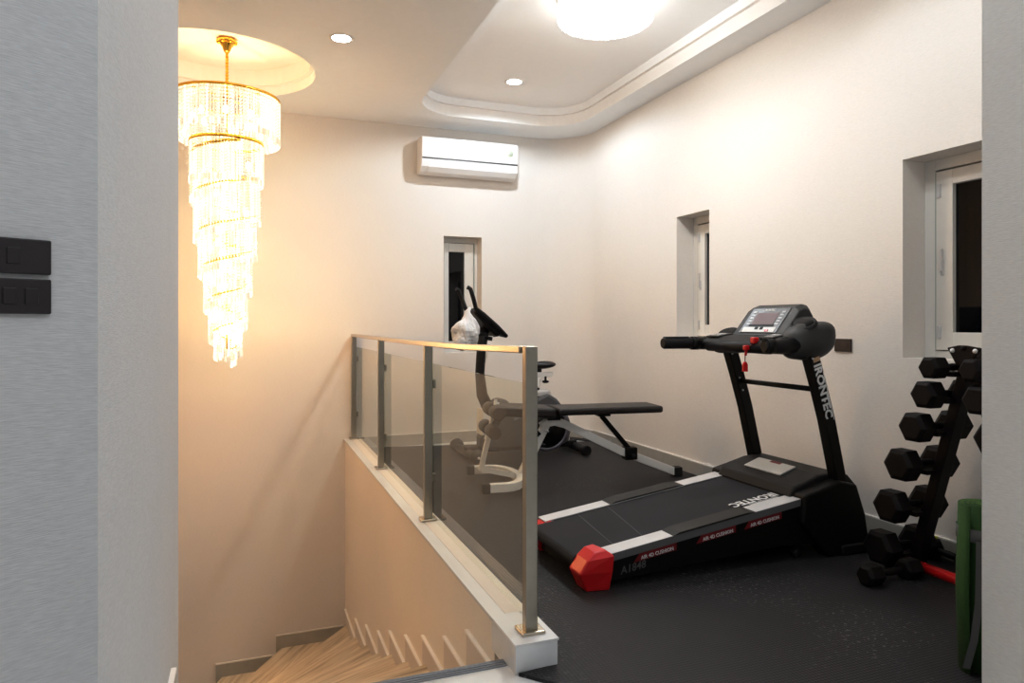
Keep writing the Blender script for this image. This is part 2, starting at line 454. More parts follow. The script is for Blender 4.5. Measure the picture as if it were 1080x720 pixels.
# ------------------------------------------------------------------ windows
def window_y(idx, hole, y):          # far wall, room side is -y
    x0, x1, z0, z1 = hole; yb = y+.145
    r = bpy.data.objects.new('window_%d' % idx, None); COL.objects.link(r); r.location = ((x0+x1)/2, yb, z0); r['kind'] = 'structure'
    b = MB()
    for lo, hi in (((x0,z0),(x0+.035,z1)),((x1-.035,z0),(x1,z1)),((x0+.035,z0),(x1-.035,z0+.04)),((x0+.035,z1-.05),(x1-.035,z1))):
        b.box((lo[0], yb, lo[1]), (hi[0], yb+.06, hi[1]))
    obj('window_frame', b, M['frame'], r, bevel=.003)
    a0, a1, c0, c1 = x0+.04, x1-.045, z0+.045, z1-.055
    b = MB()
    for lo, hi in (((a0,c0),(a0+.05,c1)),((a1-.10,c0),(a1,c1)),((a0+.05,c0),(a1-.10,c0+.07)),((a0+.05,c1-.09),(a1-.10,c1))):
        b.box((lo[0], yb-.008, lo[1]), (hi[0], yb+.045, hi[1]))
    obj('sash', b, M['frame'], r, bevel=.003)
    b = MB(); b.box((a0+.05, yb+.02, c0+.07), (a1-.10, yb+.026, c1-.09)); obj('pane', b, M['pane'], r)
    b = MB(); b.box((a1+.003, yb-.004, c0), (a1+.012, yb, c1)); obj('gasket', b, M['gasket'], r)
window_y(1, W1, YF)
def window_x(idx, hole, x, lights):
    y0, y1, z0, z1 = hole; xb = x+.165
    r = bpy.data.objects.new('window_%d' % idx, None); COL.objects.link(r); r.location = (xb, (y0+y1)/2, z0); r['kind'] = 'structure'
    b = MB()
    for lo, hi in (((y0,z0),(y0+.065,z1)),((y1-.065,z0),(y1,z1)),((y0+.065,z0),(y1-.065,z0+.04)),((y0+.065,z1-.06),(y1-.065,z1))):
        b.box((xb, lo[0], lo[1]), (xb+.06, hi[0], hi[1]))
    obj('window_frame', b, M['frame'], r, bevel=.003)
    a0, a1, c0, c1 = y0+.07, y1-.075, z0+.045, z1-.07
    s = .095
    b = MB()
    for lo, hi in (((a0,c0),(a0+s,c1)),((a1-s,c0),(a1,c1)),((a0+s,c0),(a1-s,c0+s)),((a0+s,c1-.08),(a1-s,c1))):
        b.box((xb-.010, lo[0], lo[1]), (xb+.045, hi[0], hi[1]))
    obj('sash', b, M['frame'], r, bevel=.003)
    b = MB(); b.box((xb+.015, a0+s, c0+s), (xb+.021, a1-s, c1-.08)); obj('pane', b, M['pane'], r)
    b = MB(); b.box((xb-.004, a1+.002, c0), (xb+.001, a1+.009, c1)); obj('gasket', b, M['gasket'], r)
    for zz in (c0+.06, c1-.14):
        b = MB(); b.box((xb-.020, a1-.030, zz), (xb-.009, a1-.008, zz+.07)); obj('hinge', b, M['silver'], r, bevel=.002)
    b = MB(); b.box((xb-.018, a1-.048, (c0+c1)/2-.08), (xb-.008, a1-.030, (c0+c1)/2+.0)); b.box((xb-.030, a1-.046, (c0+c1)/2-.06), (xb-.018, a1-.034, (c0+c1)/2+.06))
    obj('handle', b, M['silver'], r, bevel=.003)
window_x(2, W2, XR, 1)
window_x(3, W3, XR, 1)

# ------------------------------------------------------------------ stair
NY = [2.34, 2.74, 3.10, 3.53, 3.96, 4.45, 4.88, 5.42, 5.99, 6.66]
def nose(k):
    if k <= 9:
        o = Vector((XC, NY[k], 0)); a = math.radians(180 + 49*(NY[k]-2.34)/4.32)
    else:
        o = Vector(({10: .30, 11: -.215, 12: -.75, 13: -1.3}[k], YF, 0)); a = math.radians({10: 238, 11: 246, 12: 256, 13: 265}[k])
    return o, o + Vector((math.cos(a), math.sin(a), 0))*1.12
def tz(k): return -.04-.178*k
st = thing('staircase', 'winding stair of streaked beige stone going down beside the warmly lit wall', 'stairs', (XC-.5, 2.4, -.22))
st['kind'] = 'structure'
for k in range(1, 13):
    o0, i0 = nose(k-1); o1, i1 = nose(k)
    d0 = (o0-i0).normalized()
    back = Vector((-d0.y, d0.x, 0))
    pl = [i0, o0]
    if o0.x > XC-.01 and o1.y > YF-.01: pl.append(Vector((XC, YF, 0)))
    d1 = (o1-i1).normalized(); nn = Vector((-d1.y, d1.x, 0)) if k < 14 else 0
    pl += [o1, i1]
    b = MB(); z1 = tz(k)
    b.prism([(p.x, p.y) for p in pl], z1-.215, z1)
    # UVs along the nosing so that the veins follow it
    uvl = b.bm.loops.layers.uv.new('UVMap')
    for f in b.bm.faces:
        for l in f.loops:
            p = l.vert.co
            l[uvl].uv = (Vector((p.x,p.y,0)).dot(d1) + k*3.7, Vector((p.x,p.y,0)).dot(nn) + p.z*.5 + k*1.37)
    obj('tread', b, M['trav'], st)
    # saw-tooth skirting
    b = MB(); zt = z1+.125; zn = tz(k+1)
    if k <= 9:
        ya, yb = NY[k-1]+.065, min(NY[k]+.065, YF)
        b.box((XC-.009, ya, z1), (XC, yb, zt-.006)); b.box((XC-.009, yb-.075, zn), (XC, yb, z1))
        b.mi = 1; b.box((XC-.017, ya, zt-.008), (XC, yb, zt))
    else:
        xa = XC-.014 if k == 10 else nose(k-1)[0].x-.06
        xb = nose(k)[0].x-.06
        b.box((xb, YF-.014, z1), (xa, YF, zt-.010)); b.box((xb, YF-.014, zn), (xb+.08, YF, z1))
        b.mi = 1; b.box((xb, YF-.016, zt-.010), (xa, YF, zt))
    obj('skirting', b, [M['curbp'] if k <= 9 else M['base'], M['white2'] if k <= 9 else M['basew']], st)

# ------------------------------------------------------------------ balustrade
r = thing('glass_balustrade', 'stainless steel and tinted glass balustrade along the stair curb', 'railing', (.947, 4.5, .092))
PY = [2.305, 3.818, 5.30, 6.755]
for i, y in enumerate(PY):
    b = MB(); b.box((.924, y-.018, .098), (.970, y+.018, 1.118 if i == 0 else 1.08))
    p = obj('post', b, M['steel'], r, bevel=.003)
    b = MB(); b.rbox((.902, y-.042, .092), (.992, y+.042, .106), .005); obj('base_plate', b, M['steelb'], p)
    for z in ((.33, .86) if i else ()):
        b = MB(); b.rbox((.9705, y-.012, z-.025), (.990, y+.012, z+.025), .004); obj('glass_clamp', b, M['steel'], p)
b = MB(); b.bar([(.948, 2.353, 1.104), (.948, 3.0, 1.092), (.948, 4.2, 1.083), (.948, 6.78, 1.086)], .052, .026, side=(1,0,0))
obj('top_rail', b, M['steelb'], r, bevel=.004)
for i in range(3):
    b = MB(); b.box((.973, PY[i]+.004, .094), (.983, PY[i+1]-.004, .973)); obj('glass_panel', b, M['glass'], r)

# ------------------------------------------------------------------ gym mat
b = MB(); b.prism([(1.014, YF-.016), (1.014, 2.225), (.868, 2.214), (1.50, 1.50), (2.2, 1.56), (XR-.016, 1.56), (XR-.016, cy), ] + [(cx+(RC-.016)*math.sin(PI/2*i/8), cy+(RC-.016)*math.cos(PI/2*i/8)) for i in range(1, 9)], -.012, 0)
tag(obj('rubber_mat', b, M['mat']), 'black rubber gym mat covering the floor under the equipment', 'floor mat')

# ------------------------------------------------------------------ text
def text(name, s, size, Mx, m, parent, ext=.0008, off=0, shear=0, sx=1):
    cu = bpy.data.curves.new('t', 'FONT'); cu.body = s; cu.size = size; cu.extrude = ext; cu.offset = off; cu.shear = shear
    cu.align_x = 'CENTER'; cu.align_y = 'CENTER'; cu.resolution_u = 2
    o = bpy.data.objects.new('t', cu); COL.objects.link(o)
    dg = bpy.context.evaluated_depsgraph_get(); dg.update()
    me = bpy.data.meshes.new_from_object(o.evaluated_get(dg)); bpy.data.objects.remove(o)
    me.transform(Matrix.Diagonal((sx,1,1,1))); me.transform(Mx)
    me.transform(Matrix.Translation(-root_loc(parent)))
    me.materials.clear(); me.materials.append(m); me.name = name
    q = bpy.data.objects.new(name, me); COL.objects.link(q); q.parent = parent
    return q
def basis(o, x, y):
    x = Vector(x).normalized(); y = Vector(y).normalized(); z = x.cross(y).normalized(); y = z.cross(x)
    return Matrix(((x.x,y.x,z.x,o[0]),(x.y,y.y,z.y,o[1]),(x.z,y.z,z.z,o[2]),(0,0,0,1)))

# ------------------------------------------------------------------ treadmill
T = thing('treadmill', 'black and silver treadmill with red rear caps facing the right wall', 'treadmill', (2.2, 3.11, 0))
SL = .137
def zt(x): return .150+SL*(x-1.47)
YN, YQ = 2.765, 3.462
for s in (0, 1):
    yo, yi = (YN, YN+.05) if s == 0 else (YQ, YQ-.05)
    lo, hi = min(yo, yi), max(yo, yi)
    b = MB(); b.prism([(1.46, .03), (1.46, zt(1.46)-.02), (2.66, zt(2.66)-.02), (2.80, zt(2.7)), (2.80, .06), (2.5, .085)], lo, hi, 'y')
    f = obj('side_frame', b, M['blackm'], T, bevel=.004)
    # side rail: silver with a darker outer face
    yi2 = YN+.095 if s == 0 else YQ-.095
    lo2, hi2 = min(yo, yi2), max(yo, yi2)
    b = MB(); b.prism([(1.47, zt(1.47)-.004), (1.47, zt(1.47)+.001), (2.655, zt(2.655)+.001), (2.655, zt(2.655)-.004)], lo2, hi2, 'y')
    sl = obj('side_rail', b, M['silver'], T)
    b = MB(); yy = (lo2-.003, lo2+.004) if s == 0 else (hi2-.004, hi2+.003)
    b.prism([(1.49, zt(1.49)-.034), (1.49, zt(1.49)), (2.655, zt(2.655)), (2.655, zt(2.655)-.034)], yy[0], yy[1], 'y')
    obj('rail_face', b, M['greyrail'], sl)
    b = MB(); b.prism([(1.86, zt(1.86)+.001), (1.90, zt(1.90)+.010), (2.29, zt(2.29)+.010), (2.34, zt(2.34)+.001)], lo2-(.004 if s == 0 else 0), hi2+(.004 if s else 0), 'y')
    obj('foot_grip', b, M['grip'], sl)
    # red end cap
    t = bmesh.new()
    sg = -1 if s == 0 else 1
    y0, y1 = (yo+sg*.022, yi2-sg*.012)
    dx = .066 if s == 0 else .092; zk = 1 if s == 0 else .86
    P = [(1.345,y0+(-sg)*.028,.0),(1.500,y0+(-sg)*.010,.0),(1.500,y1,.0),(1.345,y1,.0),
         (1.305,y0+(-sg)*.015,.085),(1.512,y0,.085),(1.512,y1,.085),(1.305,y1,.085),
         (1.345,y0+(-sg)*.016,.140),(1.520,y0,.155),(1.520,y1,.155),(1.345,y1,.140),
         (1.385,y0+(-sg)*.035,.172),(1.490,y0+(-sg)*.030,.178),(1.470,y1,.178),(1.385,y1,.172)]
    vv = [t.verts.new((p[0]+dx*(1 if p[0] < 1.45 else .3), p[1], p[2]*zk)) for p in P]
    for L0 in (0,4,8):
        for k in range(4): t.faces.new([vv[L0+k], vv[L0+(k+1)%4], vv[L0+4+(k+1)%4], vv[L0+4+k]])
    t.faces.new(vv[0:4]); t.faces.new(vv[12:16])
    b = MB(); b.absorb(t); obj('end_cap', b, M['red'], T, bevel=.007)
    # decals on the side
    if s == 0:
        for xx in (1.765, 2.105, 2.385):
            zc = zt(xx)-.052
            b = MB(); b.prism([(xx-.115, zc-.018-SL*.115), (xx-.085, zc+.018-SL*.085), (xx+.115, zc+.018+SL*.115), (xx+.115, zc-.018+SL*.115)], YN-.0015, YN, 'y')
            dc = obj('decal', b, M['redd'], T)
            text('lettering', 'AIR 4D CUSHION', .024, basis((xx+.01, YN-.003, zc-.004), (1,0,SL), (0,0,1)), M['ltext'], dc, off=.0003, sx=.95)
        text('lettering', 'A1848', .050, basis((1.645, YN-.002, .083), (1,0,SL), (.12,0,1)), M['gtext'], T, off=.0003, shear=.2, sx=1.0)
# belt with rear roller
YB0, YB1 = YN+.095, YQ-.095
prof = [(1.415, zt(1.40)-.045)]
for i in range(9):
    a = math.radians(270-180*i/8); prof.append((1.415+.030*math.cos(a), zt(1.42)-.035+.030*math.sin(a)))
prof += [(2.70, zt(2.70)-.005), (2.70, zt(2.70)-.06)]
b = MB(); b.prism(prof[1:], YB0+.006, YB1-.006, 'y')
belt = obj('running_belt', b, M['belt'], T)
b = MB()
for xa, xb in ((1.60,1.66),(1.76,1.84)):
    b.bar([(xa, YB0+.01, zt(xa)-.0045), (xb, YB1-.01, zt(xb)-.0045)], .004, .0006, side=(1,0,0))
obj('seam', b, M['seam'], belt)
fw = Vector((-1,0,-SL)).normalized()
up = Vector((0,-1,0))
text('lettering', 'IRONTEC', .082, basis((2.455, YB0+.060, zt(2.475)-.004), fw, up), M['ltext'], belt, off=.0022, sx=.82)
b = MB()
for dy in (.014, .024): b.bar([(2.40, YB0+dy, zt(2.40)-.0042), (2.58, YB0+dy, zt(2.58)-.0042)], .004, .0006)
obj('logo_stripe', b, M['ltext'], belt)
b = MB(); b.box((1.445, YB0-.04, .012), (1.475, YB1+.04, .110)); obj('rear_crossbar', b, M['blackm'], T, bevel=.004)
b = MB(); b.bar([(1.44, YB0+.06, .062), (1.44, YB1-.05, .062)], .012, .012, side=(1,0,0)); obj('rear_trim', b, M['greyrail'], T)
b = MB(); b.box((1.6, YB0-.01, .05), (2.7, YB1+.01, .09)); obj('deck_board', b, M['blackm'], T)
for yy in (YN+.03, YQ-.03):
    b = MB(); b.lathe([(.0,-.015),(.022,-.015),(.026,0),(.022,.015),(.0,.015)], (2.62, yy, .028), 16, M=Matrix.Rotation(PI/2, 3, 'X').to_4x4()); b.box((2.60, yy-.012, .03),(2.64, yy+.012, .09))
    obj('transport_wheel', b, M['black'], T)
# motor hood
hp = [(2.605, zt(2.60)+.005), (2.63, zt(2.63)+.045), (2.70, .372), (2.80, .405), (2.92, .412), (3.0, .39), (3.06, .33), (3.075, .16), (3.06, .05), (2.72, .05), (2.62, .2)]
b = MB(); b.prism(hp, YN+.055, YQ-.055, 'y'); h = obj('motor_hood', b, M['hood'], T, bevel=.012)
# pale label on the hood slope
sd = Vector((.10,0,.033)).normalized()
b = MB(); Mx = basis((2.755, 3.135, .395), (0,1,0), (-sd.x,0,-sd.z))
b.box((-.155, -.058, -.004), (.135, .058, .004), M=basis((2.752, 3.13, .394), (0,-1,0), sd))
lb = obj('label_plate', b, M['label'], h, bevel=.002)
b = MB(); b.box((-.045, .036, .0042), (.035, .056, .0052), M=basis((2.752, 3.13, .394), (0,-1,0), sd)); obj('red_strip', b, M['redd'], lb)
b = MB(); b.lathe([(.0,0),(.024,0),(.024,.003),(0,.003)], (0,0,0), 20, M=basis((2.66, 2.862, .343), (1,0,.3), (0,1,0))); obj('badge', b, M['key'], h)
# upright bases on either side of the hood
for s in (0, 1):
    y0, y1 = (YN-.030, YN+.058) if s == 0 else (YQ-.058, YQ+.030)
    b = MB(); b.prism([(2.61, .19), (2.625, zt(2.62)+.022), (2.72, .350), (2.86, .385), (2.97, .36), (3.03, .20), (3.06, .04), (3.05, .0), (2.78, .0), (2.70, .09)], y0, y1, 'y')
    obj('upright_cover', b, M['blackm'], T, bevel=.012)
    b = MB(); b.rbox((2.86, y0-.012, .0), (3.12, y1+.012, .055), .012); obj('foot', b, M['black'], T)
    yc = YN+.032 if s == 0 else YQ-.032
    b = MB(); b.bar([(2.700, yc, 1.075), (2.760, yc, .90), (2.822, yc, .70), (2.866, yc, .52), (2.905, yc, .36), (2.93, yc, .15)], .062, .066)
    u = obj('upright', b, M['blackm'], T, bevel=.006)
    if s == 0:
        dn = Vector((2.862-2.735, 0, .535-.965)).normalized(); rt = Vector((-dn.z, 0, dn.x))
        c = Vector((2.735, YN-.0005, .965))*.5 + Vector((2.862, YN-.0005, .535))*.5 + rt*.001
        text('lettering', 'IRONTEC', .066, basis(c-dn*.105, dn, rt), M['ltext'], u, off=.0022, sx=1.05)
        q = c-dn*.275+rt*.002
        b = MB(); b.box((-.012,-.020,0),(.012,.024,.0012), M=basis(q, dn, rt)); obj('sticker', b, M['goldtext'], u)
        b = MB(); b.bar([c-dn*.20+rt*.029, c+dn*.06+rt*.029], .002, .003); obj('logo_stripe', b, M['ltext'], u)
    for zz, xx in ((1.02, 2.712), (.875, 2.765), (.80, 2.79)):
        b = MB(); b.lathe([(0,0),(.006,0),(.006,.004),(0,.004)], (0,0,0), 10, M=basis((xx-.012, yc-.033 if s == 0 else yc-.035, zz), (1,0,0), (0,0,1))); obj('bolt', b, M['silver'], u)
b = MB(); b.tube([(2.775, YN+.05, .855), (2.775, YQ-.05, .855)], .014); obj('crossbar', b, M['blackm'], T)
# console
pr = [(2.50,1.060), (2.485,1.085), (2.50,1.105), (2.56,1.128), (2.70,1.145), (2.83,1.145), (2.885,1.10), (2.86,1.05), (2.74,1.035), (2.58,1.040)]
b = MB(); b.prism(pr, YN+.05, YQ-.05, 'y'); cb = obj('console_body', b, M['hood'], T, bevel=.01)
# control panels left and right of the display
for ya, yb in ((2.86, 2.96), (3.30, 3.41)):
    b = MB(); b.box((-.04, ya, 0), (.07, yb, .006), M=Matrix.Translation((2.565, 0, 1.128)) @ Matrix.Rotation(-.16, 4, 'Y')); kp = obj('side_keypad', b, M['dgrey'], cb, bevel=.003)
    b = MB()
    for i in range(2):
        b.box((-.02+.04*i, ya+.02, .006), (.005+.04*i, yb-.02, .008), M=Matrix.Translation((2.565, 0, 1.128)) @ Matrix.Rotation(-.16, 4, 'Y'))
    obj('key_outline', b, M['key'], kp)
# end pods with bottle holders
def pod(yc, sg, hz):
    t = bmesh.new(); bmesh.ops.create_uvsphere(t, u_segments=28, v_segments=16, radius=1)
    for v in t.verts:
        x, y, z = v.co
        f = lambda a, p: math.copysign(abs(a)**p, a)
        v.co = Vector((2.735+.155*f(x,.8), yc+.085*f(y,.8), 1.105-.098*(1-hz)*.6+.098*hz*f(z,.75)+.30*max(0,x)*.12))
        if v.co.x < 2.66: v.co.z -= (2.66-v.co.x)*.25
    b = MB(); b.smooth = True; b.absorb(t); p = obj('console_pod', b, M['dgrey'], T)
    b = MB(); b.smooth = True
    Mx = basis((2.690, yc-sg*.012, 1.105-.06*(1-hz)+.096*hz), (1,0,.50), (-.10,1,.20))
    b.lathe([(.034,-.030),(.050,-.006),(.056,.004),(.064,.004),(.070,-.010)], (0,0,0), 24, M=Mx)
    obj('bottle_holder', b, M['black'], p)
    b = MB(); b.lathe([(.0,0),(.050,0),(.050,.002),(0,.002)], (0,0,0), 24, M=basis((2.690, yc-sg*.012, 1.108-.06*(1-hz)+.096*hz), (1,0,.50), (-.10,1,.20))); obj('holder_well', b, M['blackm'], p)
    return p
pod(2.83, 1, 1.0); pod(3.40, -1, .62)
# display housing
dp = [(2.590,1.115), (2.630,1.135), (2.755,1.290), (2.800,1.305), (2.835,1.298), (2.910,1.175), (2.915,1.120)]
def ysec(poly, y): return [(x, y, z) for x, z in poly]
b = MB()
secs = [ysec([(2.67+(x-2.67)*.90, 1.115+(z-1.115)*.86) for x, z in dp], 2.905), ysec(dp, 2.945), ysec(dp, 3.275), ysec([(2.67+(x-2.67)*.90, 1.115+(z-1.115)*.86) for x, z in dp], 3.315)]
vv = [[b.bm.verts.new(p) for p in s_] for s_ in secs]
for i in range(3):
    for k in range(7): b._face([vv[i][k], vv[i][(k+1)%7], vv[i+1][(k+1)%7], vv[i+1][k]])
b._face(vv[0]); b._face(vv[3][::-1])
dh = obj('display_housing', b, M['dgrey'], T, bevel=.008)
us = Vector((.125,0,.155)).normalized()
FM = basis((2.6945, 3.11, 1.215), (0,-1,0), us)      # face frame: x to the near side, y up the slope, z towards the runner
def fbox(name, x0, y0, x1, y1, z0, z1, m, par, bev=0):
    b = MB(); b.box((x0,y0,z0),(x1,y1,z1), M=FM); return obj(name, b, m, par, bevel=bev)
kp = fbox('display_panel', -.148, -.088, .148, .088, -.001, .004, M['panel'], dh, .002)
fbox('screen', -.085, -.030, .085, .052, .004, .006, M['screen'], kp)
fbox('screen_edge', -.096, -.042, .096, -.031, .004, .007, M['blackm'], kp)
fbox('key_strip', -.128, -.084, .128, -.050, .004, .006, M['label'], kp)
for x in (-.03, .01): fbox('speed_key', x, -.066, x+.022, -.050, .006, .009, M['blackm'], kp)
fbox('stop_key', .058, -.080, .082, -.068, .006, .009, M['red'], kp)
for sx in (-1, 1):
    for i in range(5):
        fbox('program_key', sx*.112-.012, -.030+.021*i, sx*.112+.012, -.020+.021*i, .004, .0055, M['key'], kp)
text('lettering', 'IRONTEC', .020, FM @ Matrix.Translation((0, .072, .005)), M['ltext'], kp, off=.0004)
# handlebars
for yc, s, xs in ((3.425, 1, 2.235), (2.80, -1, 2.42)):
    b = MB(); b.tube([(xs, yc, 1.086), (xs+.01, yc, 1.086), (2.45, yc, 1.085), (2.50, yc, 1.083), (2.66, yc, 1.09)], .033, 16, radii=[.028,.033,.033,.036,.045], flat=(.85,1))
    hb = obj('handlebar', b, M['black'], T)
    b = MB(); b.tube([(2.43, yc, 1.085), (2.48, yc, 1.084)], .0385, 16, flat=(.85,1)); obj('grip_collar', b, M['blackm'], hb)
    b = MB(); b.rbox((xs+.01, yc-.012, 1.116), (2.41, yc+.012, 1.124), .003); obj('pulse_sensor', b, M['dgrey'], hb)
b = MB(); b.tube([(2.515, 2.86, 1.07), (2.505, 3.11, 1.072), (2.515, 3.37, 1.07)], .030, 14); obj('front_bar', b, M['black'], T)

K = thing('safety_key', 'small red safety key and clip hanging by a cord from the treadmill console', 'safety key', (2.475, 2.975, 1.10))
b = MB(); b.rbox((2.478, 2.94, 1.094), (2.515, 2.975, 1.128), .008); obj('key_plug', b, M['red'], K)
b = MB(); b.rbox((2.447, 2.97, 1.058), (2.476, 2.995, 1.085), .006); b.tube([(2.465, 2.985, 1.06), (2.462, 2.987, 1.03)], .007, 8); obj('clip', b, M['red'], K)
b = MB(); b.tube([(2.49, 2.955, 1.095), (2.468, 2.98, 1.075), (2.46, 2.987, 1.04), (2.459, 2.988, .995)], .0022, 8); obj('cord', b, M['redd'], K)
b = MB(); b.prism([(2.444,.945),(2.474,.945),(2.474,.982),(2.465,.997),(2.453,.997),(2.444,.982)], 2.982, 2.994, 'y'); obj('tag', b, M['red'], K, bevel=.002)

# ------------------------------------------------------------------ weight bench
BL = (1.70, 4.83, 0); BR = -math.radians(7.5)
B = thing('weight_bench', 'white framed flat weight bench with black vinyl pads', 'bench', BL, BR)
def bpart(name, b, m, par=None, bev=0): return obj(name, b, m, par or B, bevel=bev, local=True)
b = MB(); b.rbox((.455, -.15, .520), (1.285, .15, .572), .018, 3); bpart('back_pad', b, M['vinyl'])
b = MB(); b.rbox((-.005, -.15, .0), (.435, .15, .075), .022, 3, M=Matrix.Translation((0,0,.530)) @ Matrix.Rotation(.07, 4, 'Y')); bpart('seat_pad', b, M['vinyl'])
# U-shaped rear foot, open to the left
pts = [(-.10, .31, .06), (.02, .31, .06)]
for i in range(1, 12):
    a = math.radians(90-180*i/12); pts.append((.02+.16*math.cos(a), .31*math.sin(a), .06))
pts += [(.02, -.31, .06), (-.10, -.31, .06)]
b = MB(); b.bar(pts, .06, .055, side=(0,0,1)); ft = bpart('rear_foot', b, M['white'], bev=.005)
for sy in (-1, 1):
    b = MB(); b.box((-.155, sy*.31-.030, .026), (-.097, sy*.31+.030, .094)); obj('foot_cap', b, M['black'], ft, bevel=.006, local=True)
b = MB(); b.bar([(.20, 0, .06), (.395, 0, .44)], .055, .06); bpart('rear_leg', b, M['white'], bev=.005)
b = MB(); b.bar([(.36, 0, .425), (.40, 0, .452), (.46, 0, .462), (.54, 0, .440), (1.0, 0, .215), (1.455, 0, .034)], .055, .060); mb_ = bpart('main_beam', b, M['white'], bev=.005)
b = MB(); b.box((-.035,-.034,-.036),(.035,.034,.036), M=Matrix.Translation((1.47,0,.037))); obj('end_cap', b, M['black'], mb_, bevel=.008, local=True)
b = MB(); b.box((1.02, -.045, .15), (1.12, .045, .245)); b.tube([(1.07, -.09, .185), (1.07, .06, .185)], .018); bpart('joint_block', b, M['blackm'], bev=.008)
b = MB(); b.bar([(.84, 0, .49), (1.07, 0, .225)], .032, .034); b.box((.80, -.04, .492), (.90, .04, .522)); bpart('support_strut', b, M['blackm'], bev=.003)
b = MB(); b.box((.40, -.04, .475), (.50, .04, .525)); b.bar([(.30, -.035, .53), (.28, -.035, .42), (.33, -.035, .36)], .012, .05); bpart('pivot_bracket', b, M['blackm'], bev=.003)
b = MB(); b.tube([(.40,-.05,.395),(.36,-.09,.41)], .008); bpart('pull_pin', b, M['silver'])
b = MB(); b.bar([(.02, 0, .62), (-.085, 0, .20), (-.10, 0, .12)], .035, .035); b.bar([(-.10,0,.13),(.20,0,.06)], .04, .035); lp = bpart('leg_post', b, M['white'])
b = MB(); b.bar([(-.035, 0, .40), (.06, 0, .545)], .05, .05); bpart('leg_holder_bracket', b, M['blackm'])
for (x, z) in ((-.005, .555), (-.035, .42)):
    for sy in (-1, 1):
        b = MB(); b.tube([(x, sy*.035, z), (x, sy*.20, z)], .050, 18); obj('foam_roller', b, M['vinyl'], lp, bevel=.010, local=True)

# ------------------------------------------------------------------ exercise bike
E_ = thing('exercise_bike', 'dark upright exercise bike standing in the far corner behind the bench', 'exercise bike', (2.4, 5.9, 0))
b = MB(); b.tube([(1.83, 5.62, .045), (1.83, 6.22, .045)], .040, 16); fs = obj('front_stabilizer', b, M['dgrey'], E_)
for y in (5.60, 6.23):
    b = MB(); b.lathe([(0,-.03),(.058,-.03),(.066,0),(.058,.03),(0,.03)], (1.82, y, .066), 20, M=Matrix.Rotation(PI/2,3,'X').to_4x4()); b.mi = 1; b.lathe([(0,-.036),(.012,-.036),(.012,.036),(0,.036)], (1.82, y, .06), 12, M=Matrix.Rotation(PI/2,3,'X').to_4x4())
    obj('transport_wheel', b, [M['dgrey'], M['white']], fs)
b = MB(); b.tube([(2.87, 5.66, .045), (2.87, 6.20, .045)], .036, 16); rs = obj('rear_stabilizer', b, M['black'], E_)
for y in (5.655, 6.205):
    b = MB(); b.tube([(2.87, y-.035, .046), (2.87, y+.035, .046)], .046, 16); obj('end_cap', b, M['black'], rs, bevel=.006)
b = MB(); b.rbox((1.80, 5.88, .045), (2.90, 5.96, .10), .015); obj('base_beam', b, M['black'], E_)
b = MB(); b.rbox((2.72, 5.875, .10), (2.82, 5.965, .135), .01); obj('beam_cap', b, M['silver'], E_)
# shroud: front body, wheel cover ring, rear hump
sh = [(1.93,.08),(1.93,.18),(2.03,.40),(2.06,.50),(2.12,.53),(2.20,.50),(2.26,.36),(2.36,.40),(2.48,.52),(2.58,.56),(2.68,.50),(2.78,.38),(2.83,.24),(2.80,.10),(2.70,.06),(2.10,.06)]
b = MB(); b.prism(sh, 5.84, 6.00, 'y'); s_ = obj('shroud', b, M['shroud'], E_, bevel=.03)
RX = Matrix.Rotation(PI/2, 4, 'X')
b = MB(); b.lathe([(0,-.012),(.185,-.012),(.19,0),(.185,.012),(0,.012)], (2.57, 5.835, .24), 36, M=RX); fl = obj('flywheel_cover', b, M['blackm'], E_)
b = MB(); b.lathe([(.182,-.014),(.182,.014),(.212,.014),(.218,0),(.212,-.014),(.182,-.014)], (2.57, 5.832, .24), 40, M=RX); obj('rim', b, M['purple'], fl)
b = MB(); b.lathe([(0,-.01),(.05,-.01),(.05,.012),(0,.012)], (2.57, 5.815, .24), 24, M=RX); b.bar([(2.57,5.80,.24),(2.44,5.80,.12)], .014, .03); obj('crank', b, M['black'], E_)
b = MB(); b.rbox((2.38, 5.70, .09), (2.50, 5.80, .12), .01); obj('pedal', b, M['black'], E_)
b = MB(); b.rbox((2.63, 6.03, .34), (2.75, 6.13, .37), .01); obj('pedal', b, M['black'], E_)
b = MB(); b.rbox((2.40,5.86,.525),(2.62,5.98,.585), .02, M=Matrix.Translation((0,0,0))); obj('top_cover', b, M['silver'], E_)
b = MB(); b.prism([(1.94,.20),(1.945,.44),(2.04,.40),(1.985,.22)], 5.832, 6.008, 'y'); obj('column_cover', b, M['white'], E_, bevel=.008)
b = MB(); b.bar([(2.07, 5.838, .52), (1.97, 5.838, .17)], .006, .028); obj('trim_strip', b, M['white'], E_)
b = MB(); b.tube([(2.04, 5.92, .40), (1.965, 5.92, .56), (1.945, 5.92, .75), (1.96, 5.92, .98), (1.985, 5.92, 1.16)], .045, 16, radii=[.055,.050,.042,.042,.052]); co = obj('handlebar_column', b, M['black'], E_)
b = MB(); b.box((-.03,-.001,-.008),(.12,.0012,.008), M=basis((1.985, 5.872, .86), (.03,0,.15), (0,1,0)) @ Matrix.Rotation(PI/2,4,'X')); obj('decal', b, M['ltext'], co)
b = MB(); b.tube([(2.00,5.90,1.07),(2.05,5.88,1.06)], .018); obj('adjuster_knob', b, M['black'], co)
b = MB(); b.rbox((-.16,-.12,-.035),(.16,.12,.035), .025, M=basis((1.985, 5.92, 1.21), (.72,0,-.70), (0,1,0))); cs = obj('console', b, M['black'], E_)
b = MB(); b.rbox((-.10,-.08,.035),(.06,.08,.040), .002, M=basis((1.985, 5.92, 1.21), (.72,0,-.70), (0,1,0))); obj('screen', b, M['shroud'], cs)
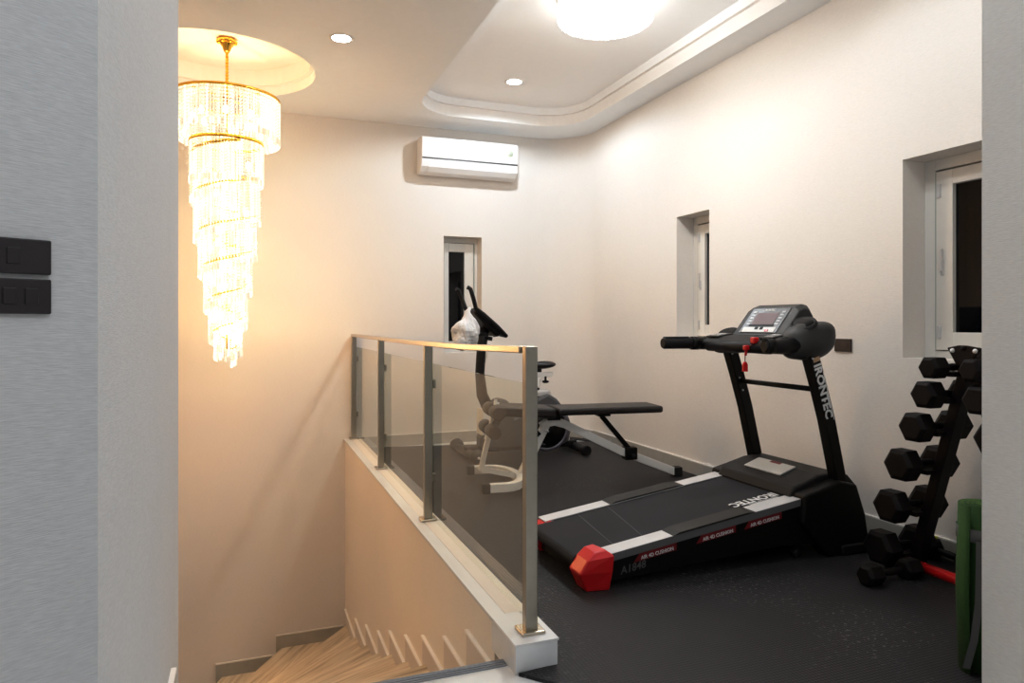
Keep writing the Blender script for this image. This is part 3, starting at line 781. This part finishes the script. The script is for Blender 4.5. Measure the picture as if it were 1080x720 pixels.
for sy in (-1, 1):
    y = 5.92+sy*.15
    b = MB(); b.tube([(2.13, 5.92+sy*.04, 1.10), (2.14, y, 1.09), (2.06, y, 1.17), (1.93, y, 1.28), (1.86, y, 1.33), (1.83, y+sy*.02, 1.42), (1.80, y+sy*.03, 1.50), (1.775, y+sy*.02, 1.515)], .019, 12); hb = obj('handlebar', b, M['black'], E_)
b = MB(); b.tube([(1.97, 5.80, 1.10), (1.89, 5.76, 1.11), (1.82, 5.76, 1.18), (1.80, 5.76, 1.25)], .018, 12); obj('lower_handle', b, M['black'], E_)
b = MB(); b.tube([(2.49, 5.92, .56), (2.53, 5.92, .72)], .024, 14); b.box((2.47, 5.895, .705), (2.65, 5.945, .750)); sp = obj('seat_post', b, M['white'], E_, bevel=.004)
b = MB(); b.tube([(2.475, 5.92, .53), (2.49, 5.92, .61)], .038, 14); obj('post_collar', b, M['black'], sp)
b = MB(); b.tube([(2.58, 5.90, .71), (2.58, 5.90, .665)], .010); b.ball((2.58,5.90,.66), (.032,.032,.014)); obj('seat_knob', b, M['black'], sp)
t = bmesh.new(); bmesh.ops.create_uvsphere(t, u_segments=24, v_segments=14, radius=1)
for v in t.verts:
    k = .5+.5*v.co.x
    v.co = Vector((2.56+.125*v.co.x, 5.92+(.035+.085*k)*v.co.y, .808+.036*v.co.z+.012*k))
b = MB(); b.smooth = True; b.absorb(t); b.smooth = False; b.tube([(2.52,5.92,.75),(2.52,5.92,.80)], .028, 12); obj('seat', b, M['vinyl'], E_)

# white carrier bag on the bike handlebar
t = bmesh.new(); bmesh.ops.create_icosphere(t, subdivisions=4, radius=1)
rr = random.Random(3)
ph = [(rr.uniform(2,7), rr.uniform(2,7), rr.uniform(2,7), rr.uniform(0,6)) for _ in range(7)]
for v in t.verts:
    d = v.co.normalized(); w = sum(math.sin(a*d.x+b_*d.y+c*d.z+p) for a, b_, c, p in ph)*.042
    rad = 1+w+.03*math.sin(13*math.atan2(d.y, d.x)+6*d.z)+.022*math.sin(21*d.x+9*d.z)+.022*math.sin(17*d.y-19*d.z+2)+.018*math.sin(31*d.z+14*d.x)
    tp = max(0, d.z)**2.2
    x, y, z = d.x*rad*(1-.72*tp), d.y*rad*(1-.72*tp), d.z*rad
    v.co = Vector((1.735+.115*x+.02*z, 5.66+.085*y, 1.115+.14*z+.05*tp))
BG = thing('plastic_bag', 'crumpled white plastic bag hanging from the exercise bike handlebar', 'bag', (1.735, 5.66, .97))
b = MB(); b.absorb(t); obj('bag_body', b, M['bag'], BG)
b = MB()
b.tube([(1.755, 5.66, 1.29), (1.775, 5.69, 1.33), (1.79, 5.735, 1.335), (1.76, 5.74, 1.31), (1.745, 5.67, 1.27)], .012, 8, flat=(1.4,.5)); obj('bag_handle', b, M['bag'], BG)

# ------------------------------------------------------------------ dumbbell rack
RK = thing('dumbbell_rack', 'black A-frame dumbbell rack with a red floor tube by the right wall', 'rack', (3.0, 2.155, 0))
AY = 2.165
for s in (1, -1):
    b = MB(); b.bar([(3.045, AY+s*.002, 1.075), (3.045, AY+s*.287, .03)], .068, .05, side=(1,0,0)); lg = obj('leg', b, M['rackm'], RK, bevel=.004)
b = MB(); b.prism([(AY-.085,1.092),(AY-.02,1.102),(AY+.02,1.102),(AY+.072,1.090),(AY+.030,1.015),(AY-.030,1.015)], 2.968, 2.980, 'x'); b.box((2.980, AY-.02, 1.078),(3.06, AY+.02, 1.092)); tp = obj('top_plate', b, M['rackm'], RK, bevel=.003)
for yy, zz in ((AY+.045,1.078),(AY-.060,1.079),(AY-.005,1.090)):
    b = MB(); b.lathe([(0,0),(.011,0),(.009,.007),(0,.008)], (0,0,0), 12, M=basis((2.968,yy,zz), (0,1,0), (0,0,1)).__matmul__(Matrix.Rotation(PI,4,'X'))); obj('bolt', b, M['whitep'] if zz < 1.085 else M['rackm'], tp)
b = MB(); b.tube([(3.0, 1.83, .040), (3.0, 2.53, .040)], .024, 16); obj('floor_tube', b, M['red'], RK)
for y in (2.52, 1.80):
    b = MB(); b.rbox((2.94, y-.03, .0), (3.15, y+.03, .030), .008); ff = obj('floor_foot', b, M['rackm'], RK)
# dumbbell: hex heads and handle along X, origin under the handle
def dumbbell(name, R, gap=.14, ln=.098, first=None):
    root = thing(name, '', 'dumbbell', (0,0,0))
    for s in (-1, 1):
        b = MB()
        x0 = s*(gap/2); x1 = s*(gap/2+ln)
        hexp = lambda r: [(r*math.cos(PI/3*k), r*math.sin(PI/3*k)) for k in range(6)]
        rings = []
        for x, r in ((x0, R*.72), (x0+s*.014, R), (x1-s*.016, R), (x1, R*.76)):
            rings.append([b.bm.verts.new((x, u, v)) for u, v in hexp(r)])
        for i in range(3):
            for k in range(6): b._face([rings[i][k], rings[i][(k+1)%6], rings[i+1][(k+1)%6], rings[i+1][k]])
        b._face(rings[0]); b._face(rings[3])
        obj('head', b, M['hex'], root, bevel=.003, local=True)
    b = MB(); b.tube([(-gap/2-.005,0,0), (-.03,0,0), (0,0,0), (.03,0,0), (gap/2+.005,0,0)], .016, 14, radii=[.014,.016,.018,.016,.014]); obj('handle', b, M['hex'], root, local=True)
    return root
far = [(2.243,1.012,.054),(2.270,.888,.068),(2.327,.732,.074),(2.400,.545,.082),(2.460,.335,.084),(2.515,.122,.088)]
order = ['topmost', 'second from the top', 'third from the top', 'fourth from the top', 'fifth from the top', 'lowest']
for s, side in ((1, 'treadmill side'), (-1, 'near side')):
    for i, (y, z, R) in enumerate(far):
        yy = y if s == 1 else 2*2.155-y-.015
        d = dumbbell('dumbbell', R)
        d.location = (3.015, yy, z-.012)
        d['label'] = 'black hex dumbbell, %s on the %s of the rack' % (order[i], side)
        d['group'] = 'hex dumbbells on the rack'
        # cradle on the leg under each handle
        ly = AY+s*(.028+(1.075-z)/1.045*.287)
        b = MB(); b.box((2.955, min(ly, yy)-.014, z-.052), (3.05, max(ly, yy)+.024, z-.032)); b.box((2.955, yy+s*.026-.004, z-.052), (3.02, yy+s*.026+.004, z-.012))
        obj('cradle', b, M['rackm'], RK)
d = dumbbell('dumbbell', .052); d.location = (2.795, 2.385, .045); d.rotation_euler = (0,0,0)
d['label'] = 'black hex dumbbell lying on the mat in front of the rack foot'; d['group'] = 'hex dumbbells on the floor'
d = dumbbell('dumbbell', .060); d.location = (3.252, 2.44, .052); d.rotation_euler = (0,0,1.45)
d['label'] = 'black hex dumbbell with a yellow tag lying behind the red floor tube'; d['group'] = 'hex dumbbells on the floor'
b = MB(); b.box((.085,-.020,.050),(.135,.020,.062)); b.box((.10,-.004,.062),(.115,.03,.065)); obj('yellow_tag', b, M['yellow'], d, local=True)['label'] = 'yellow paper tag'

# ------------------------------------------------------------------ yoga mat
Y_ = thing('yoga_mat', 'rolled green yoga mat with a grey strap standing behind the right passage wall', 'yoga mat', (2.385, 1.665, 0))
def spiral(r0, r1, turns, z0, z1, th, m, name):
    b = MB(); N_ = int(turns*28); rows = []
    for i in range(N_+1):
        a = -.47 + 2*PI*turns*i/N_; r = r0+(r1-r0)*i/N_ + .010*max(0, (i/N_-.84)/.16)**1.5
        row = []
        for rad in (r, r+th):
            for z in (z0, z0+(z1-z0)*.5, z1):
                bul = 1+.10*math.sin(PI*(z-z0)/(z1-z0)) if i > N_*.75 else 1
                row.append(b.bm.verts.new((2.385+rad*bul*math.cos(a), 1.665+rad*bul*math.sin(a)*.92, z)))
        rows.append(row)
    b.smooth = True
    for i in range(N_):
        A, C = rows[i], rows[i+1]
        for q in ((0,1),(1,2)):
            b.mi = 1; b._face([A[q[0]], C[q[0]], C[q[1]], A[q[1]]]); b.mi = 0; b._face([A[3+q[0]], A[3+q[1]], C[3+q[1]], C[3+q[0]]])
        b.mi = 0; b._face([A[2], C[2], C[5], A[5]]); b._face([A[0], A[3], C[3], C[0]])
    for A in (rows[0], rows[-1]): b._face([A[0],A[1],A[4],A[3]]); b._face([A[1],A[2],A[5],A[4]])
    return obj(name, b, m, Y_)
spiral(.018, .068, 3.6, .0, .575, .006, [M['green'], M['green2']], 'rolled_mat')
b = MB(); b.smooth = True
b.lathe([(.078,-.022),(.080,-.022),(.081,.022),(.078,.022),(.078,-.022)], (2.385, 1.665, .475), 32); obj('strap', b, M['strap'], Y_)
b = MB(); b.bar([(2.313, 1.625, .46), (2.308, 1.622, .38), (2.309, 1.626, .25), (2.305, 1.640, .12), (2.296, 1.660, .02)], .022, .003, side=(-.5,.8,0)); obj('strap_tail', b, M['strap'], Y_)

# ------------------------------------------------------------------ switches
def plate_sw(name, Mx, w, h, label, group, rockers):
    r = thing(name, label, 'switch', Mx.translation, 0, group)
    R = Mx.copy(); R.translation = Vector((0,0,0))
    b = MB(); b.rbox((-w/2,-h/2,0),(w/2,h/2,.009), .0022, 2, M=R); obj('cover_plate', b, M['bronze'], r, local=True)
    for c in rockers:
        b = MB(); b.rbox((c-.009,-.0125,.006),(c+.009,.0125,.0112), .0015, 2, M=R); q = obj('rocker', b, M['bronze'], r, local=True)
    return r
nrm = Vector((.52,-.854,0))
for zc, nm, rk in ((1.3012,'black switch plate on the dim left wall, upper of the two',(.005,-.030)), (1.2410,'black switch plate on the dim left wall, lower of the two',(.028,.0,-.028))):
    c = P1 + e*(-.069-.055); c.z = zc
    plate_sw('wall_switch', basis(c+nrm*.0005, e, (0,0,1)), .110, .053, nm, 'switch plates on the left wall', rk)
plate_sw('wall_socket', basis((XR-.0005, 3.165, 1.07), (0,-1,0), (0,0,1)), .125, .076, 'black socket plate on the right wall behind the treadmill console', None, (-.03,.03))['category'] = 'socket'

# ------------------------------------------------------------------ air conditioner
A_ = thing('air_conditioner', 'white split air conditioner mounted high on the far wall', 'air conditioner', (2.055, YF, 2.67))
x0, x1 = 1.572, 2.578
pr = [(YF,2.685),(YF,3.03),(6.63,3.032),(6.605,3.022),(6.597,2.99),(6.597,2.80),(6.610,2.735),(6.655,2.690),(6.74,2.672)]
b = MB(); b.prism(pr, x0, x1, 'x'); body = obj('body', b, M['whitep'], A_, bevel=.008)
b = MB(); b.rbox((x0+.004, 6.588, 2.822), (x1-.004, 6.600, 3.020), .004); fp = obj('front_panel', b, M['whitep'], A_)
b = MB(); b.box((x0+.006, 6.594, 2.808), (x1-.006, 6.600, 2.822)); obj('gap', b, M['shroud'], A_)
b = MB(); b.prism([(6.594,2.800),(6.602,2.800),(6.616,2.738),(6.655,2.694),(6.648,2.688),(6.606,2.732)], x0+.07, x1-.07, 'x'); obj('louver', b, M['whitep'], A_)
b = MB(); b.lathe([(0,0),(.034,0),(.034,.0015),(0,.0015)], (0,0,0), 24, M=basis((2.49, 6.588, 2.925), (1,0,0), (0,0,1))); st_ = obj('round_sticker', b, M['lime'], fp)
b = MB(); b.lathe([(0,.0015),(.014,.0015),(.014,.0022),(0,.0022)], (0,0,0), 3, M=basis((2.49, 6.588, 2.921), (1,0,0), (0,0,1)) @ Matrix.Rotation(PI/2,4,'Z')); obj('sticker_mark', b, M['gasket'], st_)
b = MB(); b.box((2.03, 6.5865, 2.865), (2.09, 6.588, 2.875)); obj('emblem', b, M['key'], fp)

# ------------------------------------------------------------------ downlights
def downlight(x, y, z, label):
    r = thing('downlight', label, 'downlight', (x,y,z), 0, 'recessed ceiling downlights')
    b = MB(); b.lathe([(.064,-.004),(.074,-.008),(.084,-.003),(.086,0)], (x,y,z), 36); obj('trim_ring', b, M['ceilw'], r)
    b = MB(); b.lathe([(0,-.003),(.066,-.003),(.066,-.001),(0,-.001)], (x,y,z), 32); obj('lens', b, M['lens'], r)
downlight(.60, 4.885, H, 'round white downlight in the lower ceiling near the chandelier')
downlight(2.20, 5.72, H+.17, 'round white downlight inside the raised ceiling tray')

# ------------------------------------------------------------------ flush crystal ceiling light
fx, fy, fz = 2.19, 4.03, H+.17
F_ = thing('ceiling_light', 'round flush crystal ceiling light glowing white in the raised tray', 'ceiling light', (fx,fy,fz))
b = MB(); b.lathe([(0,-.035),(.30,-.035),(.315,-.02),(.315,0),(0,0)], (fx,fy,fz), 48); obj('base_plate', b, M['ceilw'], F_)
for i in range(8):
    a = 2*PI*i/8; b = MB(); b.ball((fx+.2*math.cos(a), fy+.2*math.sin(a), fz-.09), .022, 12, 8); obj('bulb', b, M['bulbw'], F_)
b = MB()
for i in range(90):
    a = 2*PI*i/90
    for j in range(4): b.bead((fx+.305*math.cos(a), fy+.305*math.sin(a), fz-.045-.026*j), .010, .013)
for ring in range(1, 13):
    r_ = .305*ring/12.; nn_ = max(6, int(r_*270)); zz = fz-.145-.050*(1-(r_/.305)**2)
    for i in range(nn_):
        a = 2*PI*(i+.5*(ring % 2))/nn_; b.bead((fx+r_*math.cos(a), fy+r_*math.sin(a), zz), .011, .014)
obj('crystal_beads', b, M['crystalw'], F_)['kind'] = 'stuff'

# ------------------------------------------------------------------ crystal chandelier
hx, hy = -.155, 5.76
C_ = thing('chandelier', 'tall spiral crystal chandelier with gold rings hanging over the stairwell', 'chandelier', (hx,hy,H+.22))
b = MB(); b.smooth = True
b.lathe([(0,0),(.062,0),(.070,-.012),(.058,-.03),(.036,-.055),(.026,-.085),(.018,-.10),(0,-.10)], (hx,hy,H+.215), 32)
for i in range(6):
    a = 2*PI*i/6; b.ball((hx+.058*math.cos(a), hy+.058*math.sin(a), H+.195), .020, 10, 8)
obj('ceiling_canopy', b, M['gold'], C_)
b = MB()
zc = H+.12
while zc > 2.95:
    b.tube([(hx, hy, zc), (hx+.006, hy+.004, zc-.012), (hx, hy, zc-.024)], .0085, 8); b.ball((hx,hy,zc-.012), .0125, 10, 6); zc -= .024
obj('chain', b, M['gold'], C_)
ZT = [(0, .385, 3.0)]
# upper drum
b = MB(); b.smooth = True
b.lathe([(.384,2.915),(.392,2.915),(.392,2.933),(.384,2.933),(.384,2.915)], (hx,hy,0), 64)
obj('upper_ring', b, M['gold'], C_)
b = MB(); b.smooth = True
for i in range(4):
    a = PI/4+PI/2*i
    b.tube([(hx,hy,2.93), (hx+.385*math.cos(a), hy+.385*math.sin(a), 2.924)], .006, 8)
b.tube([(hx,hy,2.96),(hx,hy,1.0)], .008, 8)
obj('inner_frame', b, M['gold'], C_)
def strands(b, drops, path, bead_r, pitch, drop_len):
    """strings of faceted beads joined tip to tip, each ending in a long prism"""
    for (x, y, zt_, ln) in path:
        n_ = max(1, int((ln-drop_len)/pitch))
        tip = b.bm.verts.new((x, y, zt_))
        for q in range(n_):
            zc_ = zt_-pitch*(q+.5)
            eq = [b.bm.verts.new((x+dx*bead_r, y+dy*bead_r, zc_)) for dx, dy in ((1,0),(0,1),(-1,0),(0,-1))]
            nt_ = b.bm.verts.new((x, y, zc_-pitch/2))
            for k in range(4): b._face([tip, eq[k], eq[(k+1)%4]]); b._face([nt_, eq[(k+1)%4], eq[k]])
            tip = nt_
        zz = zt_-n_*pitch; q = bead_r*.72
        drops.mesh([(x-q,y-q,zz),(x+q,y-q,zz),(x+q,y+q,zz),(x-q,y+q,zz),(x-q,y-q,zz-drop_len),(x+q,y-q,zz-drop_len),(x+q,y+q,zz-drop_len),(x-q,y+q,zz-drop_len)],
                   [(0,1,2,3),(4,7,6,5),(0,4,5,1),(1,5,6,2),(2,6,7,3),(3,7,4,0)])
bb, dd = MB(), MB()
n1 = 120
strands(bb, dd, [(hx+.385*math.cos(2*PI*i/n1), hy+.385*math.sin(2*PI*i/n1), 2.918, .315+.03*math.cos(2*PI*i/n1-.4)) for i in range(n1)], .0095, .024, .045)
strands(bb, dd, [(hx+.33*math.cos(2*PI*i/80), hy+.33*math.sin(2*PI*i/80), 2.91, .335) for i in range(80)], .0095, .026, .045)
o = obj('crystal_curtain', bb, M['crystal'], C_); o['kind'] = 'stuff'
o = obj('crystal_drops', dd, M['drop'], C_); o['kind'] = 'stuff'
# spiral: gold band with a bead curtain below, five turns
turns = [(.262,2.565),(.240,2.270),(.210,1.980),(.172,1.710),(.137,1.455),(.102,1.20),(.06,1.0)]
TH0 = math.radians(292)                 # start of the spiral
def helix(t):                           # t in turns
    i = min(int(t), len(turns)-2); f = t-i
    return turns[i][0]+(turns[i+1][0]-turns[i][0])*f, turns[i][1]+(turns[i+1][1]-turns[i][1])*f
g = MB(); g.smooth = True
pts = []
for i in range(0, 6*48):
    t = i/48; r_, z_ = helix(t); a = TH0 - 2*PI*t
    pts.append((hx+r_*math.cos(a), hy+r_*math.sin(a), z_))
g.tube(pts, .008, 6, flat=(.8,1.7))
obj('spiral_band', g, M['gold'], C_)
rb = MB(); rb.smooth = True
rb.tube([(hx+.264*math.cos(2*PI*i/48), hy+.264*math.sin(2*PI*i/48), 2.585) for i in range(49)], .008, 6, flat=(.8,1.7))
obj('second_ring', rb, M['gold'], C_)
bb, dd = MB(), MB()
strands(bb, dd, [(hx+.262*math.cos(2*PI*i/78), hy+.262*math.sin(2*PI*i/78), 2.575, .33) for i in range(78)], .0085, .0225, .045)
o = obj('crystal_curtain', bb, M['crystal'], C_); o['kind'] = 'stuff'
o = obj('crystal_drops', dd, M['drop'], C_); o['kind'] = 'stuff'
for k in range(6):
    bb, dd = MB(), MB(); pth = []
    nn_ = max(26, int(74*turns[k][0]/.265))
    for i in range(nn_):
        t = k+i/nn_; r_, z_ = helix(t); a = TH0 - 2*PI*t
        r2, z2 = helix(min(t+1, 5.98)) if t < 5 else (0, z_-.20)
        ln = (z_-z2)+.085 if t < 5 else .25-.11*(t-5)
        pth.append((hx+r_*math.cos(a), hy+r_*math.sin(a), z_-.012, ln))
        if k < 5: pth.append((hx+(r_-.03)*math.cos(a+.04), hy+(r_-.03)*math.sin(a+.04), z_-.01, ln-.10))
    strands(bb, dd, pth, .0085, .0225, .045)
    o = obj('crystal_curtain', bb, M['crystal'], C_); o['kind'] = 'stuff'
    o = obj('crystal_drops', dd, M['drop'], C_); o['kind'] = 'stuff'
b = MB(); b.ball((hx+.03, hy, .875), .016, 10, 8)
for i in range(3): b.bead((hx+.03, hy, .90+.022*i), .008, .011)
obj('tip_crystal', b, M['drop'], C_)
for (a, r_, z_) in [(2*PI*i/8, .24, 2.78) for i in range(8)] + [(2.1*i, helix((i)*.42)[0]*.6, helix(i*.42)[1]-.14) for i in range(13)]:
    b = MB(); b.ball((hx+r_*math.cos(a), hy+r_*math.sin(a), z_), (.020,.020,.030), 12, 8); obj('bulb', b, M['bulb'], C_)

# ------------------------------------------------------------------ lamps
def point(loc, w, col, rad):
    l = bpy.data.lights.new('lamp', 'POINT'); l.energy = w; l.color = col; l.shadow_soft_size = rad
    o = bpy.data.objects.new('lamp', l); COL.objects.link(o); o.location = loc; return o
def spot(loc, w, col, ang, blend, rad):
    l = bpy.data.lights.new('lamp', 'SPOT'); l.energy = w; l.color = col; l.spot_size = math.radians(ang); l.spot_blend = blend; l.shadow_soft_size = rad
    o = bpy.data.objects.new('lamp', l); COL.objects.link(o); o.location = loc; return o
def area(loc, w, col, sx, sy, rot=(0,0,0)):
    l = bpy.data.lights.new('lamp', 'AREA'); l.shape = 'RECTANGLE'; l.size = sx; l.size_y = sy; l.energy = w; l.color = col
    o = bpy.data.objects.new('lamp', l); COL.objects.link(o); o.location = loc; o.rotation_euler = rot; return o
def disk(loc, w, col, d):
    l = bpy.data.lights.new('lamp', 'AREA'); l.shape = 'DISK'; l.size = d; l.energy = w; l.color = col
    o = bpy.data.objects.new('lamp', l); COL.objects.link(o); o.location = loc; return o
WARM = (1,.57,.245)
for z_, w in ((2.62, 4), (2.15, 5), (1.65, 17), (1.15, 46)):
    point((hx, hy, z_), w, WARM, .05)
disk((fx, fy, 3.115), 5, (1,.98,.95), .50)
point((fx, fy, 3.135), 7, (1,.98,.95), .16)
spot((2.20, 5.72, H+.155), 31, (.85,.93,1), 165, .3, .05)
spot((.60, 4.885, H-.012), 5, (.96,.97,1), 165, .3, .05)
for x_, y_ in ((1.72, 2.35), (2.15, 2.35)): spot((x_, y_, H+.155), 14, (.95,.98,1), 165, .3, .05)  # unseen spots added to even out the wall light, no fixtures modelled
point((.7, -.3, 2.55), 13, (.93,.97,1), .3)

w = bpy.data.worlds.new('night'); sc.world = w; w.use_nodes = True
bg = w.node_tree.nodes['Background']; bg.inputs[0].default_value = (.02,.022,.03,1); bg.inputs[1].default_value = .3

# ------------------------------------------------------------------ camera
cam = bpy.data.cameras.new('camera'); co = bpy.data.objects.new('camera', cam); COL.objects.link(co)
cam.sensor_width = 36; cam.lens = 730/1080*36
cam.shift_y = -(360-341)/1080
co.location = (0,0,1.2); co.rotation_euler = (PI/2, 0, -math.radians(20.85))
cam.clip_start = .05
sc.camera = co
sc.view_settings.view_transform = 'Standard'
sc.view_settings.look = 'None'
sc.view_settings.exposure = 1.35
sc.view_settings.use_curve_mapping = True
cm = sc.view_settings.curve_mapping
cm.white_level = (4, 4, 4)
cv = cm.curves[3]
for lx, ly in ((.03,.021), (.1,.082), (.3,.325), (.5,.53), (.8,.705), (1.2,.825), (1.8,.915), (2.6,.97)): cv.points.new(lx/4, ly)
cm.update()
sc.cycles.max_bounces = 8; sc.cycles.transparent_max_bounces = 24; sc.cycles.diffuse_bounces = 5
sc.cycles.use_denoising = True
sc.cycles.sample_clamp_indirect = 4
